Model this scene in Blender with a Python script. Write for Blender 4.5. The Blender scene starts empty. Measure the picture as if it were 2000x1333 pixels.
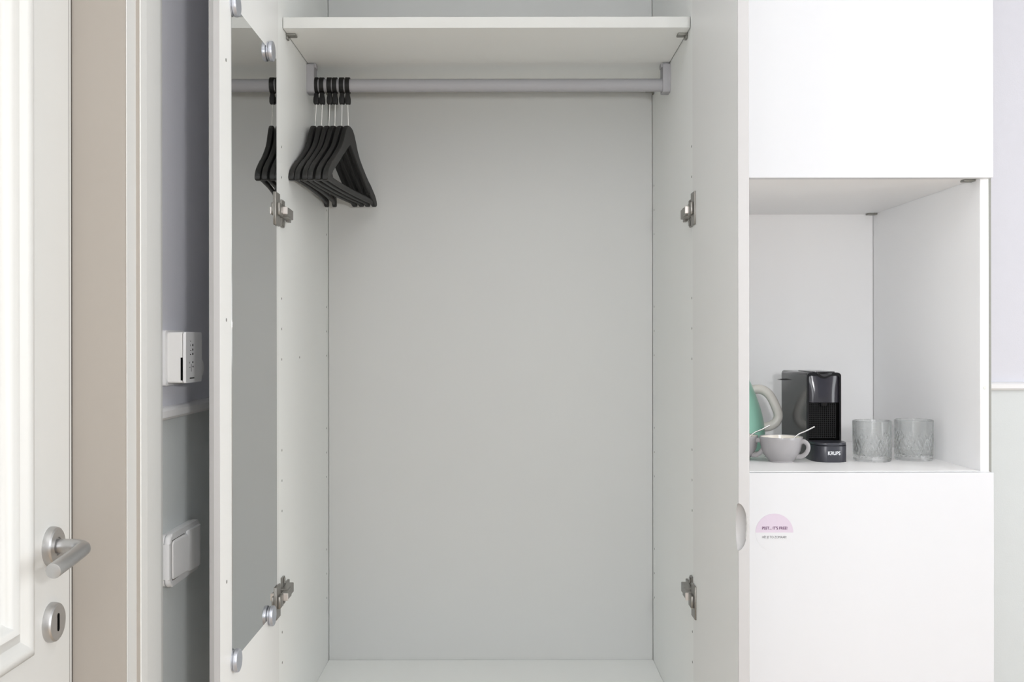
import bpy, bmesh, math, random
from mathutils import Vector, Matrix
random.seed(4)
PI = math.pi
sc = bpy.context.scene
COL = sc.collection

# ------------------------------------------------------------------ camera
CAMZ = 1.30
cd = bpy.data.cameras.new('camera'); cam = bpy.data.objects.new('camera', cd); COL.objects.link(cam)
cd.sensor_fit = 'HORIZONTAL'; cd.sensor_width = 36.0; cd.lens = 36.0
cd.shift_x = 0.0075; cd.shift_y = 0.0
cd.clip_start = 0.05
cam.rotation_euler = (math.radians(90), math.radians(0.08), 0)
cam.location = (0, 0, CAMZ)
sc.camera = cam

# ------------------------------------------------------------------ world, lights, exposure
w = bpy.data.worlds.new('world'); sc.world = w; w.use_nodes = True
w.node_tree.nodes['Background'].inputs[0].default_value = (0.75, 0.82, 0.95, 1)
w.node_tree.nodes['Background'].inputs[1].default_value = 0.6

def area(name, loc, target, sx, sy, power, color):
    l = bpy.data.lights.new(name, 'AREA'); l.shape = 'RECTANGLE'; l.size = sx; l.size_y = sy
    l.energy = power; l.color = color
    o = bpy.data.objects.new(name, l); COL.objects.link(o); o.location = loc
    d = Vector(target) - Vector(loc)
    o.rotation_euler = d.to_track_quat('-Z', 'Y').to_euler()
    return o
# daylight through the window in the right wall, the photographer's small lamp right of the camera and its bounce off the ceiling
area('window_daylight_right', (2.68, -0.05, 1.55), (0, -0.05, 1.55), 1.6, 1.6, 57, (0.97, 0.99, 1.0))
area('added_fill_left', (-0.538, -1.5, 1.55), (0.6, -1.5, 1.55), 1.3, 1.3, 34, (0.98, 0.985, 1.0))  # added fill light, no known window; brightens right panel and niche
l = bpy.data.lights.new('small_lamp', 'POINT'); l.energy = 45; l.shadow_soft_size = 0.05; l.color = (1.0, 1.0, 1.0)
o = bpy.data.objects.new('small_lamp', l); COL.objects.link(o); o.location = (0.285, -0.02, 1.42)
l = bpy.data.lights.new('bounced_lamp', 'SPOT'); l.energy = 95; l.shadow_soft_size = 0.05; l.spot_size = 2.2; l.spot_blend = 0.6
o = bpy.data.objects.new('bounced_lamp', l); COL.objects.link(o); o.location = (-0.05, 0.05, 1.7); o.rotation_euler = (PI, 0, 0)
sc.view_settings.view_transform = 'Standard'
sc.view_settings.look = 'None'
sc.view_settings.gamma = 1.0
sc.view_settings.use_curve_mapping = False
sc.view_settings.exposure = -0.15

# ------------------------------------------------------------------ materials
def mat(name, col, rough=0.5, metal=0.0, spec=0.5, noise=0.0, nscale=30, bump=0.0, bscale=200, trans=0.0, ior=1.45, coat=0.0):
    m = bpy.data.materials.new(name); m.use_nodes = True
    nt = m.node_tree; b = nt.nodes['Principled BSDF']
    b.inputs['Base Color'].default_value = (*col, 1)
    b.inputs['Roughness'].default_value = rough
    b.inputs['Metallic'].default_value = metal
    b.inputs['Specular IOR Level'].default_value = spec
    b.inputs['IOR'].default_value = ior
    b.inputs['Transmission Weight'].default_value = trans
    b.inputs['Coat Weight'].default_value = coat
    tc = nt.nodes.new('ShaderNodeTexCoord')
    if noise > 0:
        n = nt.nodes.new('ShaderNodeTexNoise'); n.inputs['Scale'].default_value = nscale; n.inputs['Detail'].default_value = 4
        nt.links.new(tc.outputs['Object'], n.inputs['Vector'])
        mx = nt.nodes.new('ShaderNodeMix'); mx.data_type = 'RGBA'
        nt.links.new(n.outputs['Fac'], mx.inputs['Factor'])
        mx.inputs['A'].default_value = (*[c*(1-noise) for c in col], 1)
        mx.inputs['B'].default_value = (*[min(1, c*(1+noise)) for c in col], 1)
        nt.links.new(mx.outputs['Result'], b.inputs['Base Color'])
    if bump > 0:
        n2 = nt.nodes.new('ShaderNodeTexNoise'); n2.inputs['Scale'].default_value = bscale; n2.inputs['Detail'].default_value = 3
        nt.links.new(tc.outputs['Object'], n2.inputs['Vector'])
        bp = nt.nodes.new('ShaderNodeBump'); bp.inputs['Strength'].default_value = bump; bp.inputs['Distance'].default_value = 0.001
        nt.links.new(n2.outputs['Fac'], bp.inputs['Height']); nt.links.new(bp.outputs['Normal'], b.inputs['Normal'])
    return m

M = {}
M['wall_upper'] = mat('wall_paint_lavender_white', (0.72, 0.725, 0.785), 0.85, spec=0.25, noise=0.015, bump=0.25, bscale=350)
M['wall_lower'] = mat('wall_paint_pale_sage', (0.715, 0.75, 0.755), 0.85, spec=0.25, noise=0.015, bump=0.25, bscale=350)
M['ceiling'] = mat('ceiling_paint', (0.82, 0.82, 0.81), 0.9, spec=0.2, noise=0.01)
M['trim_white'] = mat('trim_gloss_white', (0.84, 0.84, 0.85), 0.35, noise=0.01)
M['door_cream'] = mat('door_paint_cream', (0.595, 0.597, 0.58), 0.42, noise=0.012, nscale=8, bump=0.1, bscale=120)
M['jamb_shade'] = mat('jamb_cream_shaded', (0.36, 0.33, 0.295), 0.6, noise=0.03, nscale=5)  # cream frame paint with the shade of camera-facing faces put into the colour
M['gap_shade'] = mat('gap_shade_brown', (0.085, 0.075, 0.065), 0.7, noise=0.05)  # dark tone painting the shade in narrow gaps
M['lam'] = mat('wardrobe_white_laminate', (0.845, 0.86, 0.842), 0.45, noise=0.01, nscale=6, bump=0.06, bscale=500)
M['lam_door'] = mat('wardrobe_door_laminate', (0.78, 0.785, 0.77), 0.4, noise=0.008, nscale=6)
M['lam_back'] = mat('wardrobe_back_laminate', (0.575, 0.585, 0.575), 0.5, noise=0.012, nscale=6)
M['edge_shelf'] = mat('shelf_edge_dimmed_white', (0.60, 0.61, 0.59), 0.45, noise=0.01)  # shelf front coloured darker to offset the lamp falling on it
M['edge'] = mat('door_end_shade_grey', (0.41, 0.405, 0.405), 0.5, noise=0.01)  # white door ends, coloured darker to stand for shade
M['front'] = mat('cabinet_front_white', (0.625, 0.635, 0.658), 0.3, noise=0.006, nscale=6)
M['niche'] = mat('niche_white_laminate', (0.92, 0.92, 0.925), 0.4, noise=0.005, nscale=6)
M['raw_edge'] = mat('raw_board_edge_grey', (0.27, 0.275, 0.255), 0.7, noise=0.08, nscale=200)
M['gap'] = mat('dark_joint', (0.16, 0.16, 0.15), 0.9, noise=0.05)
M['hole'] = mat('pin_hole_shadow_grey', (0.22, 0.22, 0.2), 0.9, noise=0.1)
M['mirror'] = mat('mirror_silver', (0.57, 0.58, 0.575), 0.015, metal=1.0, noise=0.004)
M['chrome'] = mat('satin_chrome', (0.50, 0.52, 0.57), 0.36, metal=0.75, noise=0.03)
M['alu'] = mat('satin_aluminium', (0.55, 0.55, 0.55), 0.42, metal=1.0, noise=0.02, nscale=150)
M['rail'] = mat('grey_lacquered_rail', (0.40, 0.40, 0.42), 0.55, metal=0.0, spec=0.3, noise=0.015)
M['nickel'] = mat('hinge_nickel', (0.27, 0.26, 0.24), 0.4, metal=0.7, noise=0.05)
M['nickel_light'] = mat('hinge_cap_light', (0.70, 0.66, 0.63), 0.35, metal=0.6, noise=0.03)
M['pin'] = mat('shelf_pin_grey', (0.26, 0.26, 0.24), 0.5, metal=0.5, noise=0.05)
M['black'] = mat('hanger_black_satin', (0.012, 0.012, 0.0115), 0.5, noise=0.15, nscale=60)
M['blackplastic'] = mat('black_plastic', (0.004, 0.004, 0.004), 0.6, noise=0.1)
M['wire'] = mat('bright_wire', (0.75, 0.75, 0.72), 0.25, metal=1.0, noise=0.02)
M['plastic'] = mat('white_plastic', (0.84, 0.84, 0.85), 0.35, noise=0.006)
M['plastic_side'] = mat('thermostat_case', (0.80, 0.80, 0.79), 0.4, noise=0.006)
M['print'] = mat('black_print', (0.03, 0.03, 0.03), 0.7, noise=0.05)
M['void'] = mat('keyhole_black', (0.002, 0.002, 0.002), 0.95, noise=0.1, spec=0.05)
M['machine'] = mat('charcoal_gloss_plastic', (0.040, 0.039, 0.041), 0.14, noise=0.03, spec=0.5)
M['machine_black'] = mat('piano_black_plastic', (0.005, 0.005, 0.006), 0.28, noise=0.05, spec=0.3)
M['machine_front'] = mat('smoked_gloss_front', (0.028, 0.027, 0.034), 0.12, noise=0.03, spec=0.55)
M['machine_base'] = mat('slate_satin_plastic', (0.035, 0.036, 0.045), 0.32, noise=0.04)
M['grille'] = mat('drip_grille_black', (0.026, 0.026, 0.027), 0.65, noise=0.05, spec=0.15)
M['white_print'] = mat('white_print', (0.85, 0.87, 0.9), 0.5, noise=0.01)
M['mint'] = mat('mint_enamel', (0.30, 0.56, 0.45), 0.28, noise=0.015, nscale=10)
M['handle_cream'] = mat('warm_grey_plastic', (0.66, 0.64, 0.60), 0.38, noise=0.01)
M['cup_out'] = mat('taupe_glaze', (0.34, 0.328, 0.332), 0.22, noise=0.05, nscale=40)
M['cup_in'] = mat('cream_glaze', (0.78, 0.74, 0.67), 0.2, noise=0.02)
M['steel'] = mat('polished_steel', (0.8, 0.8, 0.8), 0.12, metal=1.0, noise=0.01)
def cut_glass():
    m = bpy.data.materials.new('pressed_glass'); m.use_nodes = True
    nt = m.node_tree; b = nt.nodes['Principled BSDF']; out = nt.nodes['Material Output']
    b.inputs['Base Color'].default_value = (0.992, 0.999, 0.997, 1); b.inputs['Roughness'].default_value = 0.0
    b.inputs['Transmission Weight'].default_value = 1.0; b.inputs['IOR'].default_value = 1.5
    t = nt.nodes.new('ShaderNodeBsdfTransparent'); t.inputs['Color'].default_value = (0.975, 0.99, 0.985, 1)
    mx = nt.nodes.new('ShaderNodeMixShader'); mx.inputs['Fac'].default_value = 0.25
    nt.links.new(b.outputs['BSDF'], mx.inputs[1]); nt.links.new(t.outputs['BSDF'], mx.inputs[2])
    nt.links.new(mx.outputs['Shader'], out.inputs['Surface'])
    return m
M['glass'] = cut_glass()
M['lilac'] = mat('lilac_sticker', (0.575, 0.50, 0.59), 0.5, noise=0.01)
M['sticker_white'] = mat('white_sticker', (0.71, 0.71, 0.722), 0.35, noise=0.006)
M['plum'] = mat('plum_print', (0.10, 0.03, 0.10), 0.6, noise=0.05)
M['grey_print'] = mat('grey_print', (0.12, 0.12, 0.13), 0.6, noise=0.05)

def wood_mat():
    m = bpy.data.materials.new('oak_floor'); m.use_nodes = True
    nt = m.node_tree; b = nt.nodes['Principled BSDF']; b.inputs['Roughness'].default_value = 0.45
    tc = nt.nodes.new('ShaderNodeTexCoord'); mp = nt.nodes.new('ShaderNodeMapping'); mp.inputs['Scale'].default_value = (12, 1, 1)
    n = nt.nodes.new('ShaderNodeTexNoise'); n.inputs['Scale'].default_value = 5; n.inputs['Detail'].default_value = 6
    r = nt.nodes.new('ShaderNodeValToRGB')
    r.color_ramp.elements[0].color = (0.36, 0.25, 0.16, 1); r.color_ramp.elements[1].color = (0.55, 0.42, 0.29, 1)
    nt.links.new(tc.outputs['Object'], mp.inputs['Vector']); nt.links.new(mp.outputs['Vector'], n.inputs['Vector'])
    nt.links.new(n.outputs['Fac'], r.inputs['Fac']); nt.links.new(r.outputs['Color'], b.inputs['Base Color'])
    return m
M['oak'] = wood_mat()

# ------------------------------------------------------------------ mesh helpers
def new(): return bmesh.new()

def add_box(bm, x0, x1, y0, y1, z0, z1, bev=0.0, seg=2, mi=0):
    vs = [bm.verts.new((x, y, z)) for x in (x0, x1) for y in (y0, y1) for z in (z0, z1)]
    idx = [(0, 1, 3, 2), (4, 6, 7, 5), (0, 4, 5, 1), (2, 3, 7, 6), (0, 2, 6, 4), (1, 5, 7, 3)]
    fs = [bm.faces.new([vs[i] for i in q]) for q in idx]
    for f in fs: f.material_index = mi
    if bev > 0:
        es = list({e for f in fs for e in f.edges})
        bmesh.ops.bevel(bm, geom=es, offset=bev, segments=seg, profile=0.5, affect='EDGES')
    return bm

def box(*a, **k): return add_box(new(), *a, **k)

def add_prism(bm, pts, lo, hi, axis='z', bev=0.0, seg=2):
    """closed polygon pts (2D) extruded between lo and hi along axis; axis x: pts=(y,z); y: pts=(x,z); z: pts=(x,y)"""
    def p3(p, h):
        if axis == 'x': return (h, p[0], p[1])
        if axis == 'y': return (p[0], h, p[1])
        return (p[0], p[1], h)
    a = [bm.verts.new(p3(p, lo)) for p in pts]; b = [bm.verts.new(p3(p, hi)) for p in pts]
    n = len(pts)
    fa = bm.faces.new(a); fb = bm.faces.new(b[::-1])
    sides = [bm.faces.new((a[i], b[i], b[(i+1) % n], a[(i+1) % n])) for i in range(n)]
    if bev > 0:
        es = list(set(fa.edges) | set(fb.edges))
        bmesh.ops.bevel(bm, geom=es, offset=bev, segments=seg, profile=0.5, affect='EDGES')
    return bm

def rrect(x0, x1, y0, y1, r, n=6):
    pts = []
    for cx, cy, a0 in ((x1-r, y1-r, 0), (x0+r, y1-r, 90), (x0+r, y0+r, 180), (x1-r, y0+r, 270)):
        for i in range(n+1):
            a = math.radians(a0 + 90*i/n); pts.append((cx + r*math.cos(a), cy + r*math.sin(a)))
    return pts

def add_lathe(bm, prof, c=(0, 0, 0), axis='z', n=48):
    """prof: list of (radius, height); r=0 closes with a pole"""
    rings = []
    def p3(r, h, a):
        u, v = r*math.cos(a), r*math.sin(a)
        if axis == 'z': return (c[0]+u, c[1]+v, c[2]+h)
        if axis == 'x': return (c[0]+h, c[1]+u, c[2]+v)
        return (c[0]+u, c[1]+h, c[2]+v)
    for r, h in prof:
        if r < 1e-7: rings.append([bm.verts.new(p3(0, h, 0))])
        else: rings.append([bm.verts.new(p3(r, h, 2*PI*i/n)) for i in range(n)])
    for A, B in zip(rings, rings[1:]):
        for i in range(n):
            j = (i+1) % n
            if len(A) == 1 and len(B) == 1: continue
            if len(A) == 1: bm.faces.new((A[0], B[i], B[j]))
            elif len(B) == 1: bm.faces.new((A[i], A[j], B[0]))
            else: bm.faces.new((A[i], A[j], B[j], B[i]))
    return bm

def smooth_path(pts, sub=8):
    P = [Vector(p) for p in pts]; out = []
    for i in range(len(P)-1):
        p0 = P[max(i-1, 0)]; p1 = P[i]; p2 = P[i+1]; p3 = P[min(i+2, len(P)-1)]
        for k in range(sub):
            t = k/sub
            out.append(0.5*((2*p1) + (p2-p0)*t + (2*p0-5*p1+4*p2-p3)*t*t + (3*p1-p0-3*p2+p3)*t**3))
    out.append(P[-1]); return out

def add_tube(bm, path, r, n=12, sx=1.0, sy=1.0, up=(0, 0, 1), cap=True):
    """r: number or function of t in 0..1; sx,sy scale the section"""
    P = [Vector(p) for p in path]; rings = []
    upv = Vector(up)
    for i, p in enumerate(P):
        t = (P[min(i+1, len(P)-1)] - P[max(i-1, 0)]).normalized()
        s = t.cross(upv)
        if s.length < 1e-4: s = t.cross(Vector((0, 1, 0)))
        s.normalize(); u = s.cross(t).normalized()
        rr = r(i/(len(P)-1)) if callable(r) else r
        rings.append([bm.verts.new(p + s*(rr*sx*math.cos(2*PI*k/n)) + u*(rr*sy*math.sin(2*PI*k/n))) for k in range(n)])
    for A, B in zip(rings, rings[1:]):
        for k in range(n):
            bm.faces.new((A[k], A[(k+1) % n], B[(k+1) % n], B[k]))
    if cap:
        bm.faces.new(rings[0][::-1]); bm.faces.new(rings[-1])
    return bm

ORG = {}
def obj(name, bm, m, parent=None, sharp=24, flat=0.0012):
    bmesh.ops.recalc_face_normals(bm, faces=bm.faces[:])
    if parent is not None:
        ox = ORG.get(parent.name)
        if ox: bmesh.ops.translate(bm, verts=bm.verts[:], vec=-Vector(ox))
    me = bpy.data.meshes.new(name); bm.to_mesh(me); bm.free()
    me.set_sharp_from_angle(angle=math.radians(sharp))
    for p in me.polygons: p.use_smooth = p.area < flat      # large flat faces keep their own normal
    for mm in (m if isinstance(m, (list, tuple)) else [m]): me.materials.append(mm)
    o = bpy.data.objects.new(name, me); COL.objects.link(o)
    if parent is not None:
        o.parent = parent
        ORG[o.name] = ORG.get(parent.name)
    return o

def thing(name, label, cat, loc=(0, 0, 0), rotz=0.0, group=None, world=True):
    o = bpy.data.objects.new(name, None); COL.objects.link(o)
    o.empty_display_size = 0.05
    o.location = loc; o.rotation_euler = (0, 0, rotz)
    if label: o['label'] = label
    if cat: o['category'] = cat
    if group: o['group'] = group
    if world: ORG[o.name] = tuple(loc)      # parts are given in room coordinates
    return o

def struct(name, bm, m, parent=None):
    o = obj(name, bm, m, parent)
    if parent is None: o['kind'] = 'structure'
    return o

def dup(root, loc, rotz, label):
    r = root.copy(); COL.objects.link(r); r.location = loc; r.rotation_euler = (0, 0, rotz); r['label'] = label
    for ch in list(root.children):
        c = ch.copy(); COL.objects.link(c); c.parent = r
        for g in ch.children:
            d = g.copy(); COL.objects.link(d); d.parent = c
    return r

def text_bm(s, height, width, depth=0.0003, bold=0.0):
    """lettering as a mesh in the XZ plane, origin at the left end of the baseline, facing -Y"""
    cu = bpy.data.curves.new('lettering', 'FONT'); cu.body = s; cu.size = 1.0; cu.extrude = 0.01; cu.offset = bold
    cu.resolution_u = 3
    o = bpy.data.objects.new('lettering', cu); COL.objects.link(o)
    dg = bpy.context.evaluated_depsgraph_get()
    me = bpy.data.meshes.new_from_object(o.evaluated_get(dg))
    bpy.data.objects.remove(o)
    bm = new(); bm.from_mesh(me); bpy.data.meshes.remove(me)
    xs = [v.co.x for v in bm.verts]; ys = [v.co.y for v in bm.verts]
    x0, x1, y0, y1 = min(xs), max(xs), 0.0, 0.70
    for v in bm.verts:
        x, y, z = v.co
        v.co = ((x-x0)/(x1-x0)*width, -z/0.02*depth*2 - 0.0, (y-y0)/(y1-y0)*height)
    return bm

def move(bm, x=0, y=0, z=0):
    bmesh.ops.translate(bm, verts=bm.verts[:], vec=(x, y, z)); return bm

# ------------------------------------------------------------------ room shell
XW = -0.53                    # face of the left wall
YB = 2.485                    # face of the back wall
YF = -3.0; XR = 2.7; ZC = 2.65
ZR0, ZR1 = 1.179, 1.199       # chair rail
struct('floor', box(-0.75, XR+0.1, YF-0.1, YB+0.1, -0.1, 0), M['oak'])
struct('ceiling', box(-0.75, XR+0.1, YF-0.1, YB+0.1, ZC, ZC+0.1), M['ceiling'])
def two_tone(bm, x0, x1, y0, y1, z0=0.0, z1=ZC):
    zm = (ZR0+ZR1)/2
    if z0 < zm: add_box(bm, x0, x1, y0, y1, z0, min(zm, z1), mi=1)
    if z1 > zm: add_box(bm, x0, x1, y0, y1, max(zm, z0), z1, mi=0)
    return bm
WM = [M['wall_upper'], M['wall_lower']]
struct('wall_back', two_tone(new(), XW-0.2, XR+0.1, YB, YB+0.1), WM)
DY0, DY1, DZ = 0.53, 1.398, 2.10        # doorway in the left wall
bm = new()
two_tone(bm, XW-0.2, XW, YF, -2.2); two_tone(bm, XW-0.2, XW, -0.8, DY0-0.0035)
add_box(bm, XW-0.2, XW, -2.2, -0.8, 0, 0.85, mi=1); add_box(bm, XW-0.2, XW, -2.2, -0.8, 2.3, ZC)  # opening added to hold the left fill light
two_tone(bm, XW-0.2, XW, DY1+0.0035, YB)
add_box(bm, XW-0.2, XW, DY0-0.0035, DY1+0.0035, DZ+0.0035, ZC)
struct('wall_left', bm, WM)
# right wall with a window, wall behind the camera with a window
bm = new()
two_tone(bm, XR, XR+0.1, YF, -0.9); two_tone(bm, XR, XR+0.1, 0.8, YB)
add_box(bm, XR, XR+0.1, -0.9, 0.8, 0, 0.7, mi=1); add_box(bm, XR, XR+0.1, -0.9, 0.8, 2.4, ZC)
struct('wall_right', bm, WM)
bm = new()
two_tone(bm, XW-0.2, 1.25, YF-0.1, YF); two_tone(bm, 2.45, XR, YF-0.1, YF)
add_box(bm, 1.25, 2.45, YF-0.1, YF, 0, 0.85, mi=1); add_box(bm, 1.25, 2.45, YF-0.1, YF, 2.45, ZC)
struct('wall_front', bm, WM)
# chair rails
def rail_profile(): return [(0, 0), (0.012, 0.001), (0.0155, 0.005), (0.0155, 0.015), (0.011, 0.019), (0, 0.02)]
bm = new(); add_prism(bm, [(XW+a, ZR0+b) for a, b in rail_profile()], 1.534, YB-0.016, 'y')
struct('trim_1', bm, M['trim_white'])
bm = new(); add_prism(bm, [(YB-a, ZR0+b) for a, b in rail_profile()], 0.93, XR, 'x')
struct('trim_2', bm, M['trim_white'])
struct('baseboard_back', box(0.93, XR, YB-0.014, YB, 0, 0.09, bev=0.003), M['trim_white'])

# door frame: jamb lining in the reveal and the stepped architrave on the wall
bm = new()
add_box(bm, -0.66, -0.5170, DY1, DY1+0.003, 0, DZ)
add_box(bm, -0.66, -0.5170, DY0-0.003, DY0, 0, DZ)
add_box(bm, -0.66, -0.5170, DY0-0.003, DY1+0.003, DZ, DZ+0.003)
jam = struct('trim_3', bm, M['jamb_shade'])
def arch_prof(s):   # (x, distance from the reveal)
    return [(XW, 0.0032), (-0.5172, 0.0032), (-0.5165, 0.0040), (-0.5165, 0.0387), (-0.5112, 0.0387), (-0.5100, 0.0400),
            (-0.5085, 0.060), (-0.5085, 0.118), (-0.5100, 0.1300), (-0.5125, 0.1352), (XW, 0.1360)]
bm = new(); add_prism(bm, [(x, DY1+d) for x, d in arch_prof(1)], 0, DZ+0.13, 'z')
def shade_steps(bm, sgn):
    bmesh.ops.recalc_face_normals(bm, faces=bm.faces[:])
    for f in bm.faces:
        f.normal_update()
        if f.normal.y*sgn > 0.75 and len(f.verts) == 4: f.material_index = 1  # step faces towards the camera get the painted shade tone
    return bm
struct('trim_4', shade_steps(bm, -1), [M['door_cream'], M['jamb_shade']])
bm = new(); add_prism(bm, [(x, DY0-d) for x, d in arch_prof(1)], 0, DZ+0.13, 'z')
add_prism(bm, [(x, DZ+d) for x, d in arch_prof(1)], DY0-0.0031, DY1+0.0031, 'y')
struct('trim_5', bm, M['door_cream'])

# ------------------------------------------------------------------ the room door in the left wall
XD = -0.589                   # face of the leaf
door = bpy.data.objects.new('door_1', None); COL.objects.link(door)
door.location = (XD, 0.97, 0.0); ORG['door_1'] = (XD, 0.97, 0.0); door['kind'] = 'structure'
LY0, LY1 = 0.536, 1.3855
PA = (0.66, 1.2735, 0.909, 1.96); PB = (0.66, 1.2735, 0.16, 0.68)
bm = new()
add_box(bm, XD-0.04, XD, LY0, PA[0], 0.006, 2.092)
add_box(bm, XD-0.04, XD, PA[1], LY1, 0.006, 2.092)
for z0, z1 in ((0.006, PB[2]), (PB[3], PA[2]), (PA[3], 2.092)): add_box(bm, XD-0.04, XD, PA[0], PA[1], z0, z1)
obj('leaf', bm, M['door_cream'], door)
MP = [(0, 0), (0.001, 0.0035), (0.006, 0.0065), (0.012, 0.0062), (0.0165, 0.003), (0.024, -0.002), (0.031, 0.000), (0.038, 0.0035),
      (0.045, 0.0015), (0.049, -0.006), (0.056, -0.0105), (0.0625, -0.0115), (0.0635, -0.016)]
for (y0, y1, z0, z1) in (PA, PB):
    bm = new(); prev = None
    for d, h in MP:
        ring = [bm.verts.new((XD+h*1.15, y, z)) for y, z in ((y0+d, z0+d), (y1-d, z0+d), (y1-d, z1-d), (y0+d, z1-d))]
        if prev:
            for i in range(4): bm.faces.new((prev[i], prev[(i+1) % 4], ring[(i+1) % 4], ring[i]))
        prev = ring
    obj('moulding', bm, M['door_cream'], door, sharp=48, flat=9)
    obj('panel', box(XD-0.030, XD-0.0176, y0+0.02, y1-0.02, z0+0.02, z1-0.02), M['door_cream'], door)
obj('seal_strip', box(XD-0.03, XD-0.0008, 1.3885, 1.3950, 0.006, 2.09, bev=0.0006, seg=1), M['door_cream'], door)
bm = new(); add_box(bm, XD-0.03, XD-0.0006, LY1+0.0001, 1.3884, 0.006, 2.09); add_box(bm, XD-0.03, XD-0.0006, 1.3951, 1.3979, 0.006, 2.09)
obj('gap_shade_strips', bm, M['gap_shade'], door)  # flush dark strips painting the shadow gaps beside the leaf
HY, HZ = 1.328, 1.0345
bm = add_lathe(new(), [(0, 0), (0.0255, 0), (0.0255, 0.004), (0.0243, 0.0085), (0.0222, 0.0102), (0.0118, 0.0102), (0.0112, 0.0085), (0, 0.0085)], (XD, HY, HZ), 'x', 64)
obj('rosette', bm, M['alu'], door)
XL = -0.5385
path = [(XD+0.008, HY, HZ), (XD+0.018, HY, HZ)]
for i in range(0, 11):
    a = math.radians(90*i/10); path.append((XL-0.025+0.025*math.sin(a), HY-0.025+0.025*math.cos(a), HZ))
path += [(XL, HY-0.04, HZ-0.002), (XL, HY-0.07, HZ-0.005), (XL, HY-0.107, HZ-0.0085)]
bm = new(); add_tube(bm, path, 0.0094, 24)
bmesh.ops.bevel(bm, geom=[e for e in bm.edges if any(len(f.verts) > 4 for f in e.link_faces)], offset=0.0008, segments=2, profile=0.5, affect='EDGES')
obj('lever', bm, M['alu'], door)
KZ = 0.936
bm = add_lathe(new(), [(0, 0), (0.0255, 0), (0.0255, 0.004), (0.0243, 0.0085), (0.0222, 0.0102), (0, 0.0104)], (XD, HY, KZ), 'x', 64)
kp = obj('keyhole_plate', bm, M['alu'], door)
pts = [(HY+0.0033*math.cos(a), KZ+0.0085+0.0033*math.sin(a)) for a in [PI*i/8 for i in range(9)]] + \
      [(HY+0.0033*math.cos(a), KZ-0.0085+0.0033*math.sin(a)) for a in [PI+PI*i/8 for i in range(9)]]
obj('keyhole', add_prism(new(), pts, XD+0.005, XD+0.01055, 'x'), M['void'], kp)

# ------------------------------------------------------------------ wardrobe
WX0, WX1 = -0.421, 0.355      # inner faces
WT = 0.016
WY0, WY1 = 1.90, 2.45         # front edge, back panel face
WZ0, WZ1 = 0.537, 2.33        # inner floor, inner top
ward = thing('wardrobe', 'tall white open wardrobe with hanging rail and two wide open doors', 'wardrobe', ((WX0+WX1)/2, 2.18, 0.0))
for x0, x1 in ((WX0-WT, WX0), (WX1, WX1+WT)):
    obj('side_panel', box(x0, x1, WY0, WY1+0.012, 0.0, WZ1+0.018, bev=0.0006, seg=1), M['lam'], ward)
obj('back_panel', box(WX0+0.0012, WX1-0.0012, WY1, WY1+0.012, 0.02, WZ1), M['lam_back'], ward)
obj('joint_backing', box(WX0, WX1, WY1+0.0121, WY1+0.0151, 0.02, WZ1), M['gap'], ward)
obj('bottom_panel', box(WX0, WX1, WY0, WY1-0.0012, WZ0-0.018, WZ0, bev=0.0006, seg=1), M['lam'], ward)
obj('top_panel', box(WX0, WX1, WY0, WY1, WZ1, WZ1+0.018), M['lam'], ward)
obj('base_front', box(WX0, WX1, WY0+0.004, WY0+0.02, 0.06, WZ0-0.02), M['front'], ward)
SZ0, SZ1 = 1.895, 1.9165
bm = box(WX0+0.0012, WX1-0.0012, 1.945, WY1-0.0015, SZ0, SZ1, bev=0.0007, seg=1)
for f in bm.faces:
    f.normal_update(); f.material_index = 1 if f.calc_center_median().y < 1.9455 else 0
obj('shelf', bm, [M['lam'], M['edge_shelf']], ward)
for x, sx in ((WX0, 1), (WX1, -1)):
    for y in (1.985, 2.425):
        bm = new()
        add_box(bm, min(x, x+sx*0.019), max(x, x+sx*0.019), y-0.010, y+0.010, SZ0-0.0042, SZ0-0.0002, bev=0.0012)
        add_box(bm, min(x, x+sx*0.004), max(x, x+sx*0.004), y-0.0075, y+0.0075, SZ0-0.0105, SZ0-0.003, bev=0.001)
        obj('shelf_pin', bm, M['pin'], ward)
# clothes rail
RY, RZ, RR = 2.2, 1.8495, 0.0138
bm = new(); add_tube(bm, [(WX0+0.004, RY, RZ), (WX1-0.004, RY, RZ)], RR, 32)
# shallow grooves are part of the lacquered section
obj('clothes_rail', bm, M['rail'], ward)
for x, sx in ((WX0, 1), (WX1, -1)):
    bm = new()
    a, b = sorted((x, x+sx*0.016))
    pr = rrect(RY-0.0185, RY+0.0185, SZ0-0.0635, SZ0-0.0015, 0.006)
    add_prism(bm, pr, a, b, 'x', bev=0.0012)
    a, b = sorted((x+sx*0.004, x+sx*0.019))
    add_box(bm, a, b, RY-0.012, RY+0.012, SZ0-0.010, SZ0-0.0005, bev=0.001)
    obj('rail_bracket', bm, M['rail'], ward)
# shelf pin holes
bm = new()
def hole(x, sx, y, z): add_lathe(bm, [(0.0024, -0.002*sx), (0.0024, 0.0003*sx), (0, 0.0003*sx)], (x, y, z), 'x', 10)
for x, sx in ((WX0, 1), (WX1, -1)):
    for g in (-2, -1, 0, 1, 2):
        for k in (-1, 0, 1):
            z = 1.3233 - g*0.287 + k*0.0575
            if WZ0+0.03 < z < 1.80:
                hole(x, sx, 1.937, z); hole(x, sx, 2.425, z)
hole(WX0, 1, 2.105, 1.267)
o = obj('pin_holes', bm, M['hole'], ward); o['kind'] = 'stuff'

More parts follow.
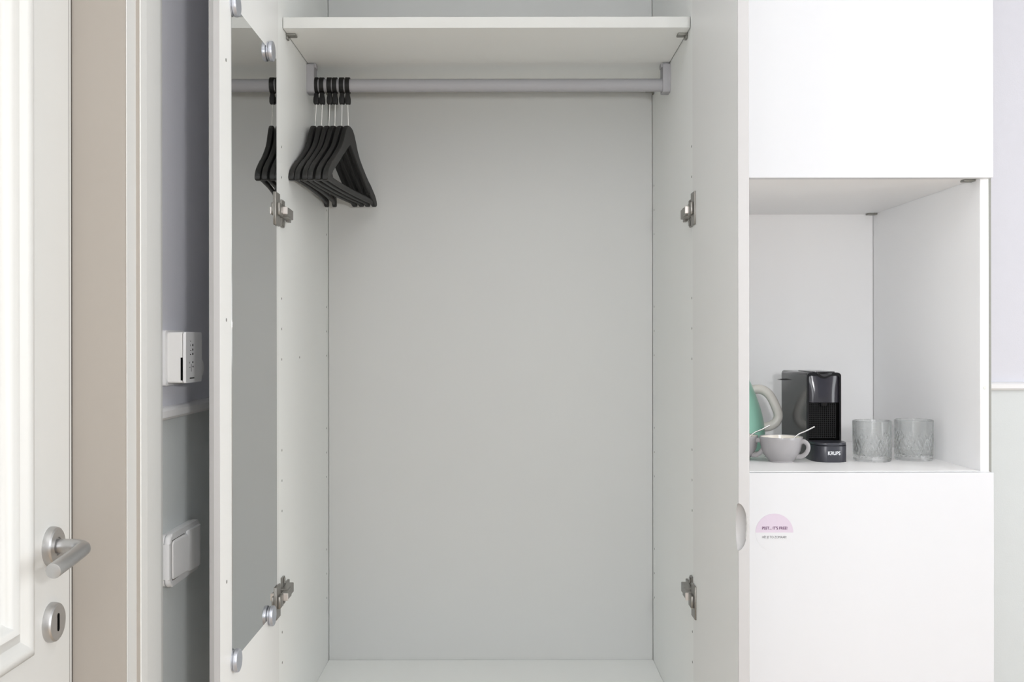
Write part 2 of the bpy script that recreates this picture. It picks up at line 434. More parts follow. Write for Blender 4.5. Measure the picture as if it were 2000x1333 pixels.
# the two open doors
DZ0, DZ1 = 0.522, 2.345
LI, LTH = -0.4155, 0.0168
def swing(bm):      # the left door stands a hair short of square
    bmesh.ops.rotate(bm, verts=bm.verts[:], cent=(LI, 1.885, 0), matrix=Matrix.Rotation(0.005, 3, 'Z')); return bm     # inner face x, thickness
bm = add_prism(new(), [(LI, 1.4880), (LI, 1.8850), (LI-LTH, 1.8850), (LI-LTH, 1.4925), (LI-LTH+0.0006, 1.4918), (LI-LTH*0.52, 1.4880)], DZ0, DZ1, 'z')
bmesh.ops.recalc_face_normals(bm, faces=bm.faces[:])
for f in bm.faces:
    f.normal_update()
    if f.normal.y < -0.5: f.material_index = 1  # free end takes the painted shade tone
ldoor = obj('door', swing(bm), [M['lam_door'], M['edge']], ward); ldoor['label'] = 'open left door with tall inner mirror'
MX = LI+0.0008
MY0, MY1, MZ0, MZ1 = 1.553, 1.866, 0.8125, 1.8150
obj('mirror', swing(box(LI+0.0002, MX, MY0, MY1, MZ0, MZ1)), M['mirror'], ldoor)
def clip(y, z):
    bm = new()
    # foot behind the glass edge, a slot, then the rounded cap over the mirror
    add_lathe(bm, [(0, 0.0), (0.0160, 0.0), (0.0160, 0.0020), (0.0145, 0.0021), (0.0145, 0.0032), (0.0174, 0.0033),
                   (0.0178, 0.0040), (0.0178, 0.0078), (0.0172, 0.0092), (0.0158, 0.0100), (0, 0.0103)], (LI, y, z), 'x', 40)
    obj('mirror_clip', swing(bm), M['chrome'], ldoor)
for y, z in ((1.561, MZ1-0.002), (1.803, MZ1-0.004), (1.561, MZ0+0.001), (1.803, MZ0+0.004)): clip(y, z)
bm = new()
for z in (1.719, 1.332, 0.942): add_lathe(bm, [(0.0028, -0.001), (0.0028, 0.0003), (0, 0.0003)], (LI, 1.524, z), 'x', 10)
o = obj('screw_hole', swing(bm), M['hole'], ldoor); o['kind'] = 'stuff'

# right door, turned one degree short of square, finger scoop at its free edge
HX, HYY = 0.3468, 1.885
ang = math.radians(-1.05)
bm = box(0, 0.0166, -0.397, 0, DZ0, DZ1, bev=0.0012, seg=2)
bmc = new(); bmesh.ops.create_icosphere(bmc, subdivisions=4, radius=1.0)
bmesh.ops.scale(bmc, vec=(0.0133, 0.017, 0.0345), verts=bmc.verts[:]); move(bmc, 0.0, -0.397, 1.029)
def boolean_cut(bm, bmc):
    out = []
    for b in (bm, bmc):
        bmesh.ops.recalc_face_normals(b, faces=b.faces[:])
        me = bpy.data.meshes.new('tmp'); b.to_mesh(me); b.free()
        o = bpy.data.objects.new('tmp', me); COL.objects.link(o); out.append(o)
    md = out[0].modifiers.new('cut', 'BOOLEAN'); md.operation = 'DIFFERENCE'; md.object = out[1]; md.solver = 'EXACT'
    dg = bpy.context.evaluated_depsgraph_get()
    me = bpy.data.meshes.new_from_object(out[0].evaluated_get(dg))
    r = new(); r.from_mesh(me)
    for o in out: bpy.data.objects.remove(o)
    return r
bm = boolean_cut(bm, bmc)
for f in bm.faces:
    f.normal_update(); f.material_index = 1 if abs(f.normal.x) < 0.97 and f.calc_center_median().y < -0.375 and abs(f.normal.z) < 0.99 else 0  # free end and scoop take the painted shade tone
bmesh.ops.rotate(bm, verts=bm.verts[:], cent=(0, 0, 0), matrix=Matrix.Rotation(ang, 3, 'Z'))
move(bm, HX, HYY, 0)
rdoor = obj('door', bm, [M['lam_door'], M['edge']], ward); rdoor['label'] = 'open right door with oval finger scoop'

# hinges
def hinge(side, z, low):
    """side +1: left side panel (arm runs towards +x ... mirrored for the right)"""
    s = side
    px = WX0 if s > 0 else WX1            # side panel face
    dx = LI if s > 0 else HX              # door inner face at the hinge end
    def bx(bm, a0, a1, y0, y1, z0, z1, bev=0.0008, base=None):
        b = px if base is None else base
        x0, x1 = sorted((b + s*a0, b + s*a1)); add_box(bm, x0, x1, y0, y1, z0, z1, bev=bev, seg=1)
    bm = new()
    # arm body sits on the side panel just behind the door edge
    bx(bm, 0.004, 0.017, 1.905, 1.962, z-0.009, z+0.009)
    bx(bm, 0.010, 0.0205, 1.885, 1.925, z-0.0075, z+0.0075)
    h = obj('hinge', bm, M['nickel'], ward)
    bm = new(); zz = z + (0.0 if not low else -0.004)
    bx(bm, 0.0002, 0.0038, 1.8485, 1.8825, zz-0.030, zz+0.030, base=dx)
    bx(bm, 0.0038, 0.009, 1.856, 1.8835, zz-0.011, zz+0.011, base=dx)
    obj('hinge_flange', bm, M['nickel'], h)
    bm = new()
    bx(bm, 0.0001, 0.004, 1.925, 1.945, z-0.026, z+0.026)
    bx(bm, 0.004, 0.006, 1.93, 1.94, z-0.024, z-0.014)
    bx(bm, 0.004, 0.006, 1.93, 1.94, z+0.014, z+0.024)
    bx(bm, 0.0001, 0.0045, 1.95, 1.985, z-0.008, z+0.010)
    bx(bm, 0.0045, 0.011, 1.955, 1.972, z-0.013, z-0.007)
    obj('mounting_plate', bm, M['nickel'], h)
    bm = new(); bx(bm, 0.0035, 0.0225, 1.8825, 1.8865, z-0.0068, z+0.0068)
    obj('screw_cap', bm, M['nickel_light'], h)
for z, low in ((1.541, False), (0.829, True)):
    hinge(1, z, low); hinge(-1, z, low)

# ------------------------------------------------------------------ tall cabinet with the niche
CX0, CX1 = 0.371+0.016, 0.883
NZ0, NZ1 = 1.0575, 1.602
CFY = 1.88
cab = thing('tall_cabinet', 'tall white cabinet with an open niche holding coffee things', 'cabinet', (0.635, 2.18, 0.0))
for x0, x1 in ((CX0-0.0155, CX0), (CX1, CX1+0.0158)):
    obj('side_panel', box(x0, x1, WY0, WY1+0.012, 0.0, WZ1+0.018, bev=0.0006, seg=1), M['niche'], cab)
obj('back_panel', box(CX0+0.0, CX1-0.0012, WY1, WY1+0.012, 0.02, WZ1), M['niche'], cab)
obj('joint_backing', box(CX0, CX1, WY1+0.0121, WY1+0.0151, 0.02, WZ1), M['gap'], cab)
obj('niche_floor', box(CX0, CX1-0.0006, WY0-0.0, WY1-0.0012, NZ0-0.018, NZ0, bev=0.0006, seg=1), M['niche'], cab)
obj('niche_ceiling', box(CX0, CX1-0.0008, WY0-0.0, WY1-0.0012, NZ1, NZ1+0.018), M['niche'], cab)
obj('top_panel', box(CX0, CX1, WY0, WY1, WZ1, WZ1+0.018), M['niche'], cab)
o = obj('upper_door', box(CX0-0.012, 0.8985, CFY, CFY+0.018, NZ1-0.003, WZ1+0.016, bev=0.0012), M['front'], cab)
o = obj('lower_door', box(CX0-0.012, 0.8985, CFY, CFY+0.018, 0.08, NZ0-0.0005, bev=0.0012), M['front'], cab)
obj('cover_panel', box(CX1+0.0162, CX1+0.0262, WY0+0.012, WY1+0.012, 0.0, WZ1+0.018), M['raw_edge'], cab)
obj('panel_edge_dot', add_lathe(new(), [(0.0035, 0), (0.003, -0.001), (0, -0.0013)], (CX1+0.0085, WY0, 1.212), 'y', 16), M['edge_shelf'], cab)  # small round dot on the side panel's front edge
for y in (1.925, 2.43):
    bm = new(); add_box(bm, CX1-0.022, CX1-0.0005, y-0.009, y+0.009, NZ1-0.004, NZ1-0.0002, bev=0.0012)
    obj('shelf_pin', bm, M['pin'], cab)
# sticker on the lower door
SX, SZ = 0.4955, 0.9485
SX = (1512-985)/2000*CFY; SZ = 1.3-(1042-667)/2000*CFY
R = 0.0347
pts = [(SX+R*math.cos(PI*i/40), SZ+R*math.sin(PI*i/40)) for i in range(41)]
st = obj('sticker', add_prism(new(), pts, CFY-0.0003, CFY+0.0001, 'y'), M['lilac'], cab); st['label'] = 'half round lilac sticker with plum lettering'
pts = [(SX+R*math.cos(PI+PI*i/40), SZ+R*math.sin(PI+PI*i/40)) for i in range(41)]
obj('sticker_lower_half', add_prism(new(), pts, CFY-0.0003, CFY+0.0001, 'y'), M['front'], st)
obj('lettering', move(text_bm("PSST... IT'S FREE!", 0.0052, 0.0460, bold=0.014), SX-0.0225, CFY-0.0003, SZ+0.0056), M['plum'], st)
obj('lettering', move(text_bm("HÉ! JE TO ZOMAAR!", 0.0043, 0.0445, bold=0.0), SX-0.0225, CFY-0.0003, SZ-0.0105), M['grey_print'], st)

# ------------------------------------------------------------------ thermostat and light switch on the left wall
T = thing('thermostat', 'white wall thermostat box with side dial above the chair rail', 'thermostat', (XW, 1.62, 1.235))
bm = new(); add_prism(bm, rrect(1.5755, 1.670, 1.2315, 1.3175, 0.005), XW, XW+0.0085, 'x', bev=0.0015)
obj('back_plate', bm, M['plastic'], T)
bm = new(); add_prism(bm, rrect(1.5855, 1.6675, 1.2355, 1.3145, 0.003), XW+0.0085, -0.4985, 'x', bev=0.0008)
obj('case', bm, M['plastic_side'], T)
bm = new(); add_prism(bm, rrect(1.5852, 1.6680, 1.2352, 1.3148, 0.003), -0.4975, -0.4928, 'x', bev=0.0008)
fr = obj('front_cover', bm, M['plastic'], T)
obj('case_slot', box(-0.5010, -0.4985, 1.5849, 1.588, 1.2395, 1.275), M['void'], T)
bm = add_lathe(new(), [(0, -0.006), (0.0135, -0.006), (0.0145, -0.005), (0.0145, 0.001), (0.0135, 0.002), (0, 0.0022)], (-0.4957, 1.6690, 1.2570), 'x', 40)
obj('dial', bm, M['plastic'], T)
bm = new()
def mark(y, z, ly, lz): add_box(bm, -0.4929, -0.4925, y, y+ly, z, z+lz)
for y, z, ly, lz in ((1.606, 1.3000, 0.004, 0.001), (1.617, 1.2925, 0.0040, 0.0036), (1.607, 1.2925, 0.001, 0.003), (1.607, 1.285, 0.004, 0.0015), (1.617, 1.2855, 0.0040, 0.0032),
                     (1.606, 1.2785, 0.004, 0.0020), (1.617, 1.2785, 0.0045, 0.0034), (1.617, 1.2660, 0.0045, 0.0026), (1.603, 1.2655, 0.001, 0.0025), (1.602, 1.2590, 0.004, 0.001),
                     (1.611, 1.2525, 0.0012, 0.012), (1.618, 1.2590, 0.0045, 0.0022)):
    mark(y, z, ly, lz)
for k in range(6): mark(1.604+k*0.0040, 1.2412, 0.0028, 0.0022)
o = obj('print', bm, M['print'], fr); o['kind'] = 'stuff'

S = thing('light_switch', 'white double wall switch plate with one tilted rocker below the chair rail', 'switch', (XW, 1.655, 0.92))
YS0, YS1, ZS0, ZS1 = 1.572, 1.732, 0.9195, 1.0015
bm = new(); add_prism(bm, rrect(YS0+0.001, YS1-0.001, ZS0+0.001, ZS1-0.001, 0.012), XW, XW+0.006, 'x', bev=0.001)
obj('back_box', bm, M['plastic'], S)
# pillow shaped frame with two openings
bm = new(); add_prism(bm, rrect(YS0, YS1, ZS0, ZS1, 0.014, 8), XW+0.006, XW+0.0155, 'x', bev=0.0045, seg=4)
obj('frame', bm, M['plastic'], S)
def rocker(y0, y1, near, far):
    bm = new(); pr = rrect(y0, y1, ZS0+0.0105, ZS1-0.0105, 0.005)
    n = len(pr); ym = (y0+y1)/2; zm = (ZS0+ZS1)/2
    rings = []
    for d, h in ((0, -0.002), (0, 0.0), (0.0012, 0.0022), (0.003, 0.003)):
        ring = []
        for y, z in pr:
            yy = ym+(y-ym)*(1-d/((y1-y0)/2)); zz = zm+(z-zm)*(1-d/0.03)
            t = (y-y0)/(y1-y0)
            ring.append(bm.verts.new((XW+0.0155+(near*(1-t)+far*t if h >= 0 else 0)+h, yy, zz)))
        rings.append(ring)
    for A, B in zip(rings, rings[1:]):
        for i in range(n): bm.faces.new((A[i], A[(i+1) % n], B[(i+1) % n], B[i]))
    bm.faces.new(rings[-1])
    return bm
def groove(y0, y1):
    return add_prism(new(), rrect(y0-0.0009, y1+0.0009, ZS0+0.0096, ZS1-0.0096, 0.006), XW+0.012, XW+0.0157, 'x')
ym = (YS0+YS1)/2
def bulge(y0, y1):
    pts = [(XW+0.013, y1), (XW+0.013, y0)]
    for i in range(15):
        t = i/14; pts.append((XW+0.0165+0.0065*(1-(2*t-1)**4)*(0.55+0.45*t), y0+(y1-y0)*t))
    return add_prism(new(), pts, ZS0+0.008, ZS1-0.008, 'z', bev=0.002)
for y0, y1, a, b in ((YS0+0.011, ym-0.0045, -0.0012, 0.0040), (ym+0.0045, YS1-0.007, 0.001, 0.001)):
    r = obj('rocker', rocker(y0, y1, a, b) if a < 0 else bulge(y0, y1), M['plastic'], S)
    obj('groove', groove(y0, y1), M['gap_shade'], r)

# ------------------------------------------------------------------ coat hangers
SECT = [  # (distance from the middle, top, bottom)
    (0.0, 0.0, -0.0410), (0.010, -0.0006, -0.0455), (0.020, -0.0030, -0.0515), (0.033, -0.0120, -0.0590), (0.045, -0.0250, -0.0658), (0.058, -0.0410, -0.0730),
    (0.075, -0.0560, -0.0828), (0.100, -0.0710, -0.0968), (0.125, -0.0852, -0.1100), (0.1505, -0.0985, -0.1228)]
TIP = [(0.1519, -0.0990, -0.1236), (0.153, -0.0990, -0.1255), (0.170, -0.1085, -0.1350), (0.186, -0.1180, -0.1440), (0.195, -0.1250, -0.1478), (0.201, -0.1320, -0.1475), (0.2035, -0.1385, -0.1450)]
def bow(bm):
    """the hanger is curved in plan: both ends come forward"""
    for v in bm.verts: v.co.x += 0.20*v.co.y**2
    return bm
def strip(bm, secs, th, ch=0.0022):
    rings = []
    for u, t, b in secs:
        h = th/2; c = min(ch, (t-b)*0.35)
        rings.append([bm.verts.new((x, u, z)) for x, z in ((-h, b+c), (-h, t-c), (-h+c*0.35, t-c*0.35), (-h+c, t), (h-c, t), (h-c*0.35, t-c*0.35), (h, t-c), (h, b+c), (h-c*0.35, b+c*0.35), (h-c, b), (-h+c, b), (-h+c*0.35, b+c*0.35))])
    n = len(rings[0])
    for A, B in zip(rings, rings[1:]):
        for k in range(n): bm.faces.new((A[k], A[(k+1) % n], B[(k+1) % n], B[k]))
    bm.faces.new(rings[0][::-1]); bm.faces.new(rings[-1])
    return bm
HG = 'black coat hangers on the wardrobe rail'
HTH = 0.0098
def make_hanger():
    t = thing('coat_hanger', 'x', 'hanger', (0, 0, 0), 0, HG, world=False)
    full = [(-u, a, b) for u, a, b in SECT[:0:-1]] + SECT
    obj('shoulder', bow(strip(new(), full, HTH)), M['black'], t)
    for sg in (-1, 1):
        obj('shoulder_end', bow(strip(new(), [(sg*u, a, b) for u, a, b in TIP], HTH+0.0006)), M['black'], t)
    bm = new(); add_tube(bm, [(0, -0.190+0.019*k, -0.1375) for k in range(21)], 0.0062, 18, sx=0.62, sy=1.0)
    obj('trouser_bar', bow(bm), M['black'], t)
    return t
slots = [  # apex x, clip x, turn (dx per dy)
    (-0.4072, -0.4030, 0.000), (-0.3925, -0.3905, 0.016), (-0.3770, -0.3742, 0.100), (-0.3640, -0.3625, 0.113), (-0.3490, -0.3480, 0.110), (-0.3345, -0.3355, 0.114)]
hl = ['black coat hanger closest to the wardrobe side panel, its wire slanting to the left',
      'black coat hanger second from the side panel, hanging nearly square to the rail',
      'black coat hanger third from the side panel, between the second hanger and the front four',
      'black coat hanger fourth from the side panel, third from the open end of the row',
      'black coat hanger just behind the outermost one, fifth from the side panel',
      'outermost black coat hanger at the right end of the row, its whole triangle in view']
APZ = 1.762
def ring_bm(dx):
    """C shaped black anti-theft ring round the rail with a block below, x offset dx from the hanger plane"""
    bm = new(); N = 28; w2 = 0.0046
    rings = []
    z0 = RZ - APZ
    for i in range(N+1):
        a = math.radians(-90 + 360*i/N)
        co, si = math.cos(a), math.sin(a)
        rings.append([bm.verts.new((dx+xx, rr*co, z0+rr*si)) for xx, rr in ((-w2, 0.0143), (w2, 0.0143), (w2, 0.0174), (-w2, 0.0174))])
    for A, B in zip(rings, rings[1:]):
        for k in range(4): bm.faces.new((A[k], A[(k+1) % 4], B[(k+1) % 4], B[k]))
    bmesh.ops.remove_doubles(bm, verts=bm.verts[:], dist=1e-5)
    zb = z0-0.0163
    rr = [(-0.0035, zb), (-0.0042, zb-0.006), (-0.0056, zb-0.012), (-0.0056, zb-0.0205), (-0.0046, zb-0.0235), (0.0046, zb-0.0235), (0.0056, zb-0.0205), (0.0056, zb-0.012), (0.0042, zb-0.006), (0.0035, zb)]
    add_prism(bm, [(dx+x, z) for x, z in rr], -0.007, 0.007, 'y', bev=0.001)
    return bm
proto = make_hanger(); used = False
for (ax, cx, tn), lb in zip(slots, hl):
    # the first two hang the other way round
    loc = (ax, RY, APZ); rz = -math.atan(tn) + (PI if ax < -0.39 else 0)
    if not used: proto.location = loc; proto.rotation_euler = (0, 0, rz); proto['label'] = lb; h = proto; used = True
    else:
        h = proto.copy(); COL.objects.link(h); h.location = loc; h.rotation_euler = (0, 0, rz); h['label'] = lb
        for ch in base_parts:
            c = ch.copy(); COL.objects.link(c); c.parent = h
    if h is proto: base_parts = list(proto.children)
    # ring and wire stay square to the rail: undo the hanger's turn in their own meshes
    bm = ring_bm(cx-ax); bmesh.ops.rotate(bm, verts=bm.verts[:], cent=(0, 0, 0), matrix=Matrix.Rotation(-rz, 3, 'Z'))
    c = obj('rail_ring', bm, M['blackplastic'], h)
    bm = new(); p1 = Matrix.Rotation(-rz, 3, 'Z') @ Vector((cx-ax, 0, 0.0485))
    add_tube(bm, [(0, 0, -0.012), p1], 0.0012, 8)
    obj('wire', bm, M['wire'], h)

# ------------------------------------------------------------------ coffee machine
MC = thing('coffee_machine', 'slim black pod coffee machine standing in the white niche', 'coffee machine', (0.653, 2.15, NZ0))
mx0, mx1, my0, my1 = 0.6186, 0.6880, 2.092, 2.285
mz0, mz1 = NZ0, 1.2345
bm = new(); add_prism(bm, rrect(mx0, mx1, mz0+0.002, mz1, 0.006), my0+0.006, my1, 'y', bev=0.0015)
obj('body', bm, M['machine'], MC)
bm = new()      # front bezel: rounded frame round the opening
outer = rrect(mx0, mx1, mz0+0.002, mz1-0.0005, 0.0065, 6); inner = rrect(mx0+0.0035, mx1-0.0035, mz0+0.006, mz1-0.0065, 0.004, 6)
ro = [bm.verts.new((x, my0, z)) for x, z in outer]; ri = [bm.verts.new((x, my0, z)) for x, z in inner]
ro2 = [bm.verts.new((x, my0+0.0065, z)) for x, z in outer]; ri2 = [bm.verts.new((x, my0+0.0065, z)) for x, z in inner]
n = len(ro)
for A, B in ((ro, ri), (ri, ri2), (ri2, ro2), (ro2, ro)):
    for i in range(n): bm.faces.new((A[i], A[(i+1) % n], B[(i+1) % n], B[i]))
obj('front_bezel', bm, M['machine_black'], MC)
# upper glossy front, slightly bowed
bm = new(); NX = 16; zt, zb = mz1-0.0068, 1.1735
rows = []
for j in range(7):
    z = zb+(zt-zb)*j/6; row = []
    for i in range(NX+1):
        u = i/NX*2-1
        y = my0+0.0045-0.0062*(1-abs(u)**3)*(0.75+0.25*math.cos(PI*(j/6-0.2)))
        row.append(bm.verts.new((mx0+0.0036+(mx1-mx0-0.0072)*i/NX, y, z)))
    rows.append(row)
for A, B in zip(rows, rows[1:]):
    for i in range(NX): bm.faces.new((A[i], A[i+1], B[i+1], B[i]))
# underside of the brew head
und = [bm.verts.new((v.co.x, my0+0.0064, zb)) for v in rows[0]]
for i in range(NX): bm.faces.new((rows[0][i], und[i], und[i+1], rows[0][i+1]))
obj('brew_head', bm, M['machine_front'], MC, sharp=50)
bm = new(); add_lathe(bm, [(0.0, 0.0), (0.009, 0.0), (0.008, -0.007), (0.0, -0.007)], (0.6533, my0+0.0035, 1.1735), 'z', 20)
for v in bm.verts: v.co.y = min(v.co.y, my0+0.0064)
obj('spout', bm, M['machine_black'], MC)
# crescent shaped pod lever on top
pts = [(0.6533-0.0165+0.033*i/16, mz1-0.0002-0.0115*math.sin(PI*i/16)**0.6) for i in range(17)]
bm = new(); add_prism(bm, pts+[(0.6698, mz1+0.0008), (0.6368, mz1+0.0008)], my0-0.0020, my0+0.004, 'y', bev=0.0006)
obj('pod_lever', bm, M['machine_black'], MC)
bm = new(); pts = [(0.6533-0.0095+0.019*i/12, mz1-0.0030-0.0048*math.sin(PI*i/12)**0.6) for i in range(13)]
add_prism(bm, pts, my0-0.0026, my0-0.001, 'y')
obj('pod_slot', bm, M['machine'], MC)
bm = new(); add_prism(bm, rrect(mx0+0.012, mx1-0.012, my0-0.001, my0+0.11, 0.006), mz1-0.0003, mz1+0.0022, 'z', bev=0.0008)
obj('top_lid', bm, M['machine'], MC)
# brew chamber with square grille
gx0, gx1, gz0, gz1 = mx0+0.0045, mx1-0.0105, 1.101, 1.1715
obj('chamber_back', box(mx0+0.0036, mx1-0.0036, my0+0.0045, my0+0.0063, mz0+0.0065, 1.1735), M['void'], MC)
bm = new(); nx, nz = 13, 18
for i in range(nx+1):
    x = gx0+(gx1-gx0)*i/nx; add_box(bm, x-0.00045, x+0.00045, my0+0.0030, my0+0.0046, gz0, gz1)
for j in range(nz+1):
    z = gz0+(gz1-gz0)*j/nz; add_box(bm, gx0, gx1, my0+0.0030, my0+0.0046, z-0.00045, z+0.00045)
o = obj('grille', bm, M['grille'], MC); o['kind'] = 'stuff'
# D shaped cup stand
pts = [(mx1, my0+0.006)]
for i in range(25):
    a = math.radians(-180*i/24)
    ex = 0.55
    cx_, sy_ = math.cos(a), math.sin(a)
    pts.append((0.6533+0.0347*math.copysign(abs(cx_)**ex, cx_), my0-0.012-0.046*abs(sy_)**0.8))
pts.append((mx0, my0+0.006))
bm = new(); add_prism(bm, pts, mz0, mz0+0.0325, 'z', bev=0.0016)
cs = obj('cup_stand', bm, M['machine_base'], MC)
bm = new(); add_prism(bm, [(0.6533+(x-0.6533)*0.985, y if y > my0 else my0-0.012+(y-my0+0.012)*0.985) for x, y in pts], mz0+0.0332, mz0+0.0385, 'z', bev=0.0018)
obj('drip_tray', bm, M['machine_base'], MC)
# wrap the maker's lettering on the curved front of the stand
tb = text_bm('KRUPS', 0.0072, 0.0245, bold=0.012)
def front_y(x):
    best = None
    for (xa, ya), (xb, yb) in zip(pts[1:-1], pts[2:]):
        if min(xa, xb) <= x <= max(xa, xb) and abs(xa-xb) > 1e-9:
            yy = ya+(yb-ya)*(x-xa)/(xb-xa); best = yy if best is None else min(best, yy)
    return best if best is not None else my0
for v in tb.verts:
    x = 0.6428+v.co.x; v.co = (x, front_y(x)-0.0003+v.co.y*0.4, mz0+0.0150+v.co.z)
obj('lettering', tb, M['white_print'], cs)
bm = new(); add_prism(bm, [(mx0-0.016, 1.2135), (mx0-0.006, 1.2160), (mx0, 1.2160), (mx0, 1.2128), (mx0-0.006, 1.2132)], my1-0.030, my1-0.018, 'y')
obj('side_tab', bm, M['machine_black'], MC)

# ------------------------------------------------------------------ kettle
K = thing('kettle', 'mint green kettle with pale grey loop handle, half hidden by the right door', 'kettle', (0.482, 2.245, NZ0))
kc = (0.482, 2.245, NZ0)
prof = [(0, 0.004), (0.080, 0.004), (0.0845, 0.007), (0.0868, 0.02), (0.0862, 0.05), (0.0800, 0.085), (0.0690, 0.12), (0.0570, 0.150), (0.0495, 0.168), (0.0470, 0.172), (0, 0.172)]
P = smooth_path([(r, h, 0) for r, h in prof[2:9]], 4)
bm = add_lathe(new(), prof[:2]+[(p.x, p.y) for p in P]+prof[9:], kc, 'z', 64)
# spout towards the left
obj('body', bm, M['mint'], K)
bm = new(); sp = smooth_path([(0.428, 2.245, NZ0+0.115), (0.405, 2.245, NZ0+0.140), (0.396, 2.245, NZ0+0.160)], 5)
add_tube(bm, sp, lambda t: 0.018-0.008*t, 20); obj('spout', bm, M['mint'], K)
obj('base_ring', add_lathe(new(), [(0, 0), (0.084, 0), (0.0855, 0.002), (0.0855, 0.006), (0, 0.006)], kc, 'z', 64), M['handle_cream'], K)
bm = add_lathe(new(), [(0, 0.171), (0.0480, 0.171), (0.0490, 0.174), (0.044, 0.178), (0.02, 0.181), (0, 0.182)], kc, 'z', 48); ld = obj('lid', bm, M['handle_cream'], K)
obj('knob', add_lathe(new(), [(0.006, 0.18), (0.006, 0.186), (0.011, 0.19), (0.0115, 0.196), (0.008, 0.2), (0, 0.201)], kc, 'z', 24), M['handle_cream'], ld)
hp = smooth_path([(0.5250, 2.243, 1.1880), (0.5400, 2.242, 1.1920), (0.5620, 2.240, 1.1930), (0.5800, 2.238, 1.1800), (0.5935, 2.236, 1.1530), (0.5980, 2.236, 1.1360),
                  (0.5930, 2.236, 1.1220), (0.5800, 2.238, 1.1130), (0.5650, 2.241, 1.1110), (0.5550, 2.243, 1.1140)], 8)
bm = new(); add_tube(bm, hp, 0.0088, 20, sx=1.15, sy=0.92, up=(0, 1, 0)); obj('handle', bm, M['handle_cream'], K)

# ------------------------------------------------------------------ cups and spoons
def make_cup():
    t = thing('cup', 'x', 'cup', (0, 0, 0), 0, 'taupe coffee cups', world=False)
    out = [(0.0, 0.0015), (0.0195, 0.0015), (0.0205, 0.0), (0.0238, 0.0), (0.0245, 0.003), (0.0285, 0.0075), (0.0340, 0.0145), (0.0385, 0.0240), (0.0408, 0.0345), (0.0418, 0.0440), (0.0424, 0.0492)]
    rim = [(0.0424, 0.0492), (0.0420, 0.0506), (0.0408, 0.0506), (0.0403, 0.0492)]
    inn = [(0.0403, 0.0492), (0.0392, 0.040), (0.0376, 0.029), (0.0338, 0.0185), (0.0260, 0.0100), (0.0160, 0.0068), (0, 0.006)]
    obj('bowl', add_lathe(new(), out+rim[1:], (0, 0, 0), 'z', 64), M['cup_out'], t)
    obj('inside', add_lathe(new(), inn, (0, 0, 0), 'z', 64), M['cup_in'], t)
    bm = new(); hp = smooth_path([(0.0385, 0, 0.0405), (0.0460, 0, 0.0425), (0.0530, 0, 0.0375), (0.0545, 0, 0.0285), (0.0500, 0, 0.0190), (0.0410, 0, 0.0125), (0.0315, 0, 0.0118)], 7)
    add_tube(bm, hp, lambda q: 0.0040-0.0006*math.sin(PI*q), 20, sx=1.25, sy=0.8, up=(0, 1, 0))
    obj('handle', bm, M['cup_out'], t)
    return t
c1 = make_cup(); c1.location = (0.5545, 2.053, NZ0); c1.rotation_euler = (0, 0, math.radians(-33)); c1['label'] = 'taupe coffee cup in full view in front of the coffee machine'
c2 = dup(c1, (0.4735, 2.086, NZ0), math.radians(-33), 'taupe coffee cup mostly hidden by the right wardrobe door, only its handle showing')
def make_spoon():
    t = thing('teaspoon', 'x', 'spoon', (0, 0, 0), 0, 'teaspoons in the coffee cups', world=False)
    path = smooth_path([(-0.012, 0.004, 0.0120), (0.004, 0.004, 0.0240), (0.022, 0.0045, 0.0400), (0.036, 0.005, 0.0535), (0.052, 0.006, 0.0605), (0.0695, 0.007, 0.0690)], 6)
    bm = new(); add_tube(bm, path, lambda q: 0.0008+0.0004*q, 16, sx=1.2, sy=0.6, up=(0, 1, 0))
    obj('stem', bm, M['steel'], t)
    bm = new(); bmesh.ops.create_uvsphere(bm, u_segments=20, v_segments=10, radius=1.0)
    bmesh.ops.scale(bm, vec=(0.0120, 0.008, 0.0016), verts=bm.verts[:])
    bmesh.ops.rotate(bm, verts=bm.verts[:], cent=(0, 0, 0), matrix=Matrix.Rotation(math.radians(-15), 3, 'Y'))
    move(bm, -0.021, 0.004, 0.0125)
    obj('spoon_bowl', bm, M['steel'], t)
    return t
s1 = make_spoon(); s1.location = (0.5545, 2.053, NZ0); s1['label'] = 'steel teaspoon leaning in the fully visible taupe cup'
dup(s1, (0.4735, 2.086, NZ0), 0, 'steel teaspoon leaning in the half hidden cup beside the kettle')

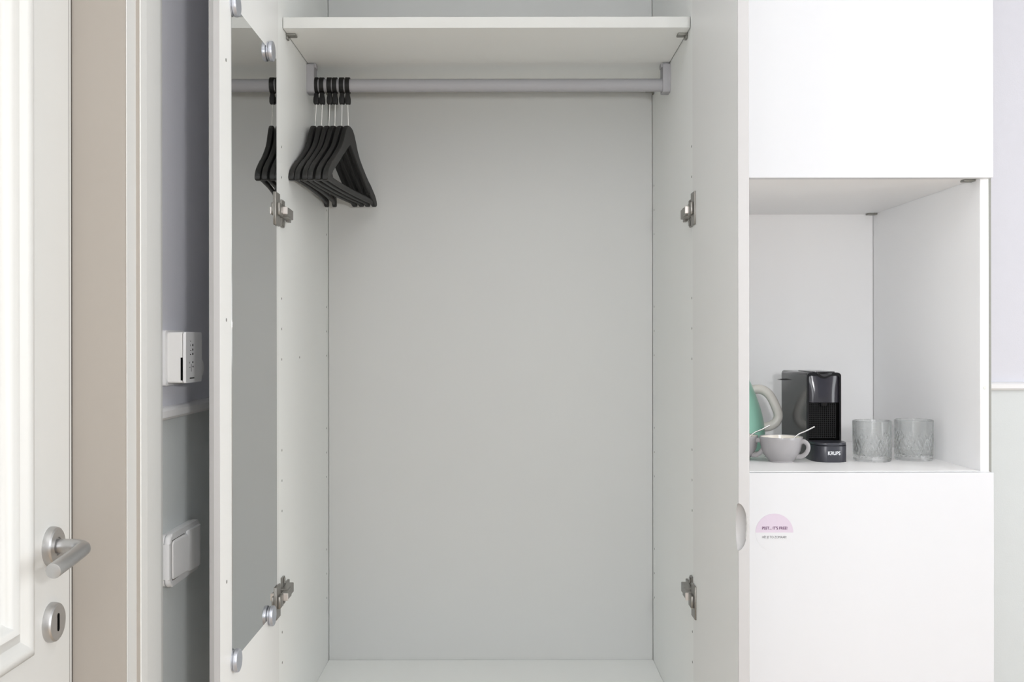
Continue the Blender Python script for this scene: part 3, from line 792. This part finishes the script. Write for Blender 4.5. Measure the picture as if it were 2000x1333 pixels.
# ------------------------------------------------------------------ cut glass tumblers
def make_glass(R, H):
    t = thing('tumbler', 'x', 'glass', (0, 0, 0), 0, 'cut glass tumblers in the niche', world=False)
    N = 360; rows = 90; bm = new()
    def tri(x): x = x % 1.0; return 1-abs(2*x-1)
    rings = []
    prof_top = []
    zlist = [H*j/rows for j in range(rows+1)]
    for z in zlist:
        v = z/H; ring = []
        for i in range(N):
            u = i/N
            r = R*(0.965+0.035*min(1, v*1.1))
            if v < 0.03: r -= 0.0014*(1-v/0.03)
            if 0.10 < v < 0.74:
                k = 9
                lim = 0.44+0.24*tri(u*k)              # pointed tops of the cut field
                if v < lim+0.06:
                    p, q = u*k+v*1.6, u*k-v*1.6
                    d = min(tri(p), tri(q))                                  # big diamonds
                    c2 = min(tri(p*3), tri(q*3))                             # small crossed cuts inside them
                    cut = 0.0019*(1-min(1, d/0.30)) + (0.0010*(1-min(1, c2/0.6)) if d > 0.30 else 0.0)
                    f = min(1, (v-0.10)/0.03, max(0, (lim+0.06-v)/0.04))
                    r -= cut*f
            elif v >= 0.74:
                r -= 0.00035*(1-abs(math.cos(u*9*PI)))
            a = 2*PI*u
            ring.append(bm.verts.new((r*math.cos(a), r*math.sin(a), z+0.0)))
        rings.append(ring)
    wall = 0.0032
    inner = [(R-0.0006, H+0.0008), (R-0.0018, H+0.0008), (R-0.0026, H), (R-wall, H*0.93), (R*0.965-wall, H*0.25), (R*0.95-wall-0.001, H*0.165), (R*0.8, H*0.135), (R*0.4, H*0.125)]
    for r, z in inner: rings.append([bm.verts.new((r*math.cos(2*PI*i/N), r*math.sin(2*PI*i/N), z)) for i in range(N)])
    for A, B in zip(rings, rings[1:]):
        for i in range(N): bm.faces.new((A[i], A[(i+1) % N], B[(i+1) % N], B[i]))
    c = bm.verts.new((0, 0, H*0.123))
    for i in range(N): bm.faces.new((rings[-1][i], rings[-1][(i+1) % N], c))
    b0 = [bm.verts.new((0.82*R*math.cos(2*PI*i/N), 0.82*R*math.sin(2*PI*i/N), 0.0)) for i in range(N)]
    for i in range(N): bm.faces.new((rings[0][(i+1) % N], rings[0][i], b0[i], b0[(i+1) % N]))
    c2 = bm.verts.new((0, 0, 0.0022))
    for i in range(N): bm.faces.new((b0[(i+1) % N], b0[i], c2))
    obj('glass_body', bm, M['glass'], t, sharp=28)
    return t
g = make_glass(0.0382, 0.0800); g.location = (0.7425, 2.068, NZ0+0.0002); g['label'] = 'cut glass tumbler next to the coffee machine, left of the two'
dup(g, (0.8335, 2.086, NZ0+0.0002), math.radians(17), 'cut glass tumbler next to the niche side wall, right of the two')
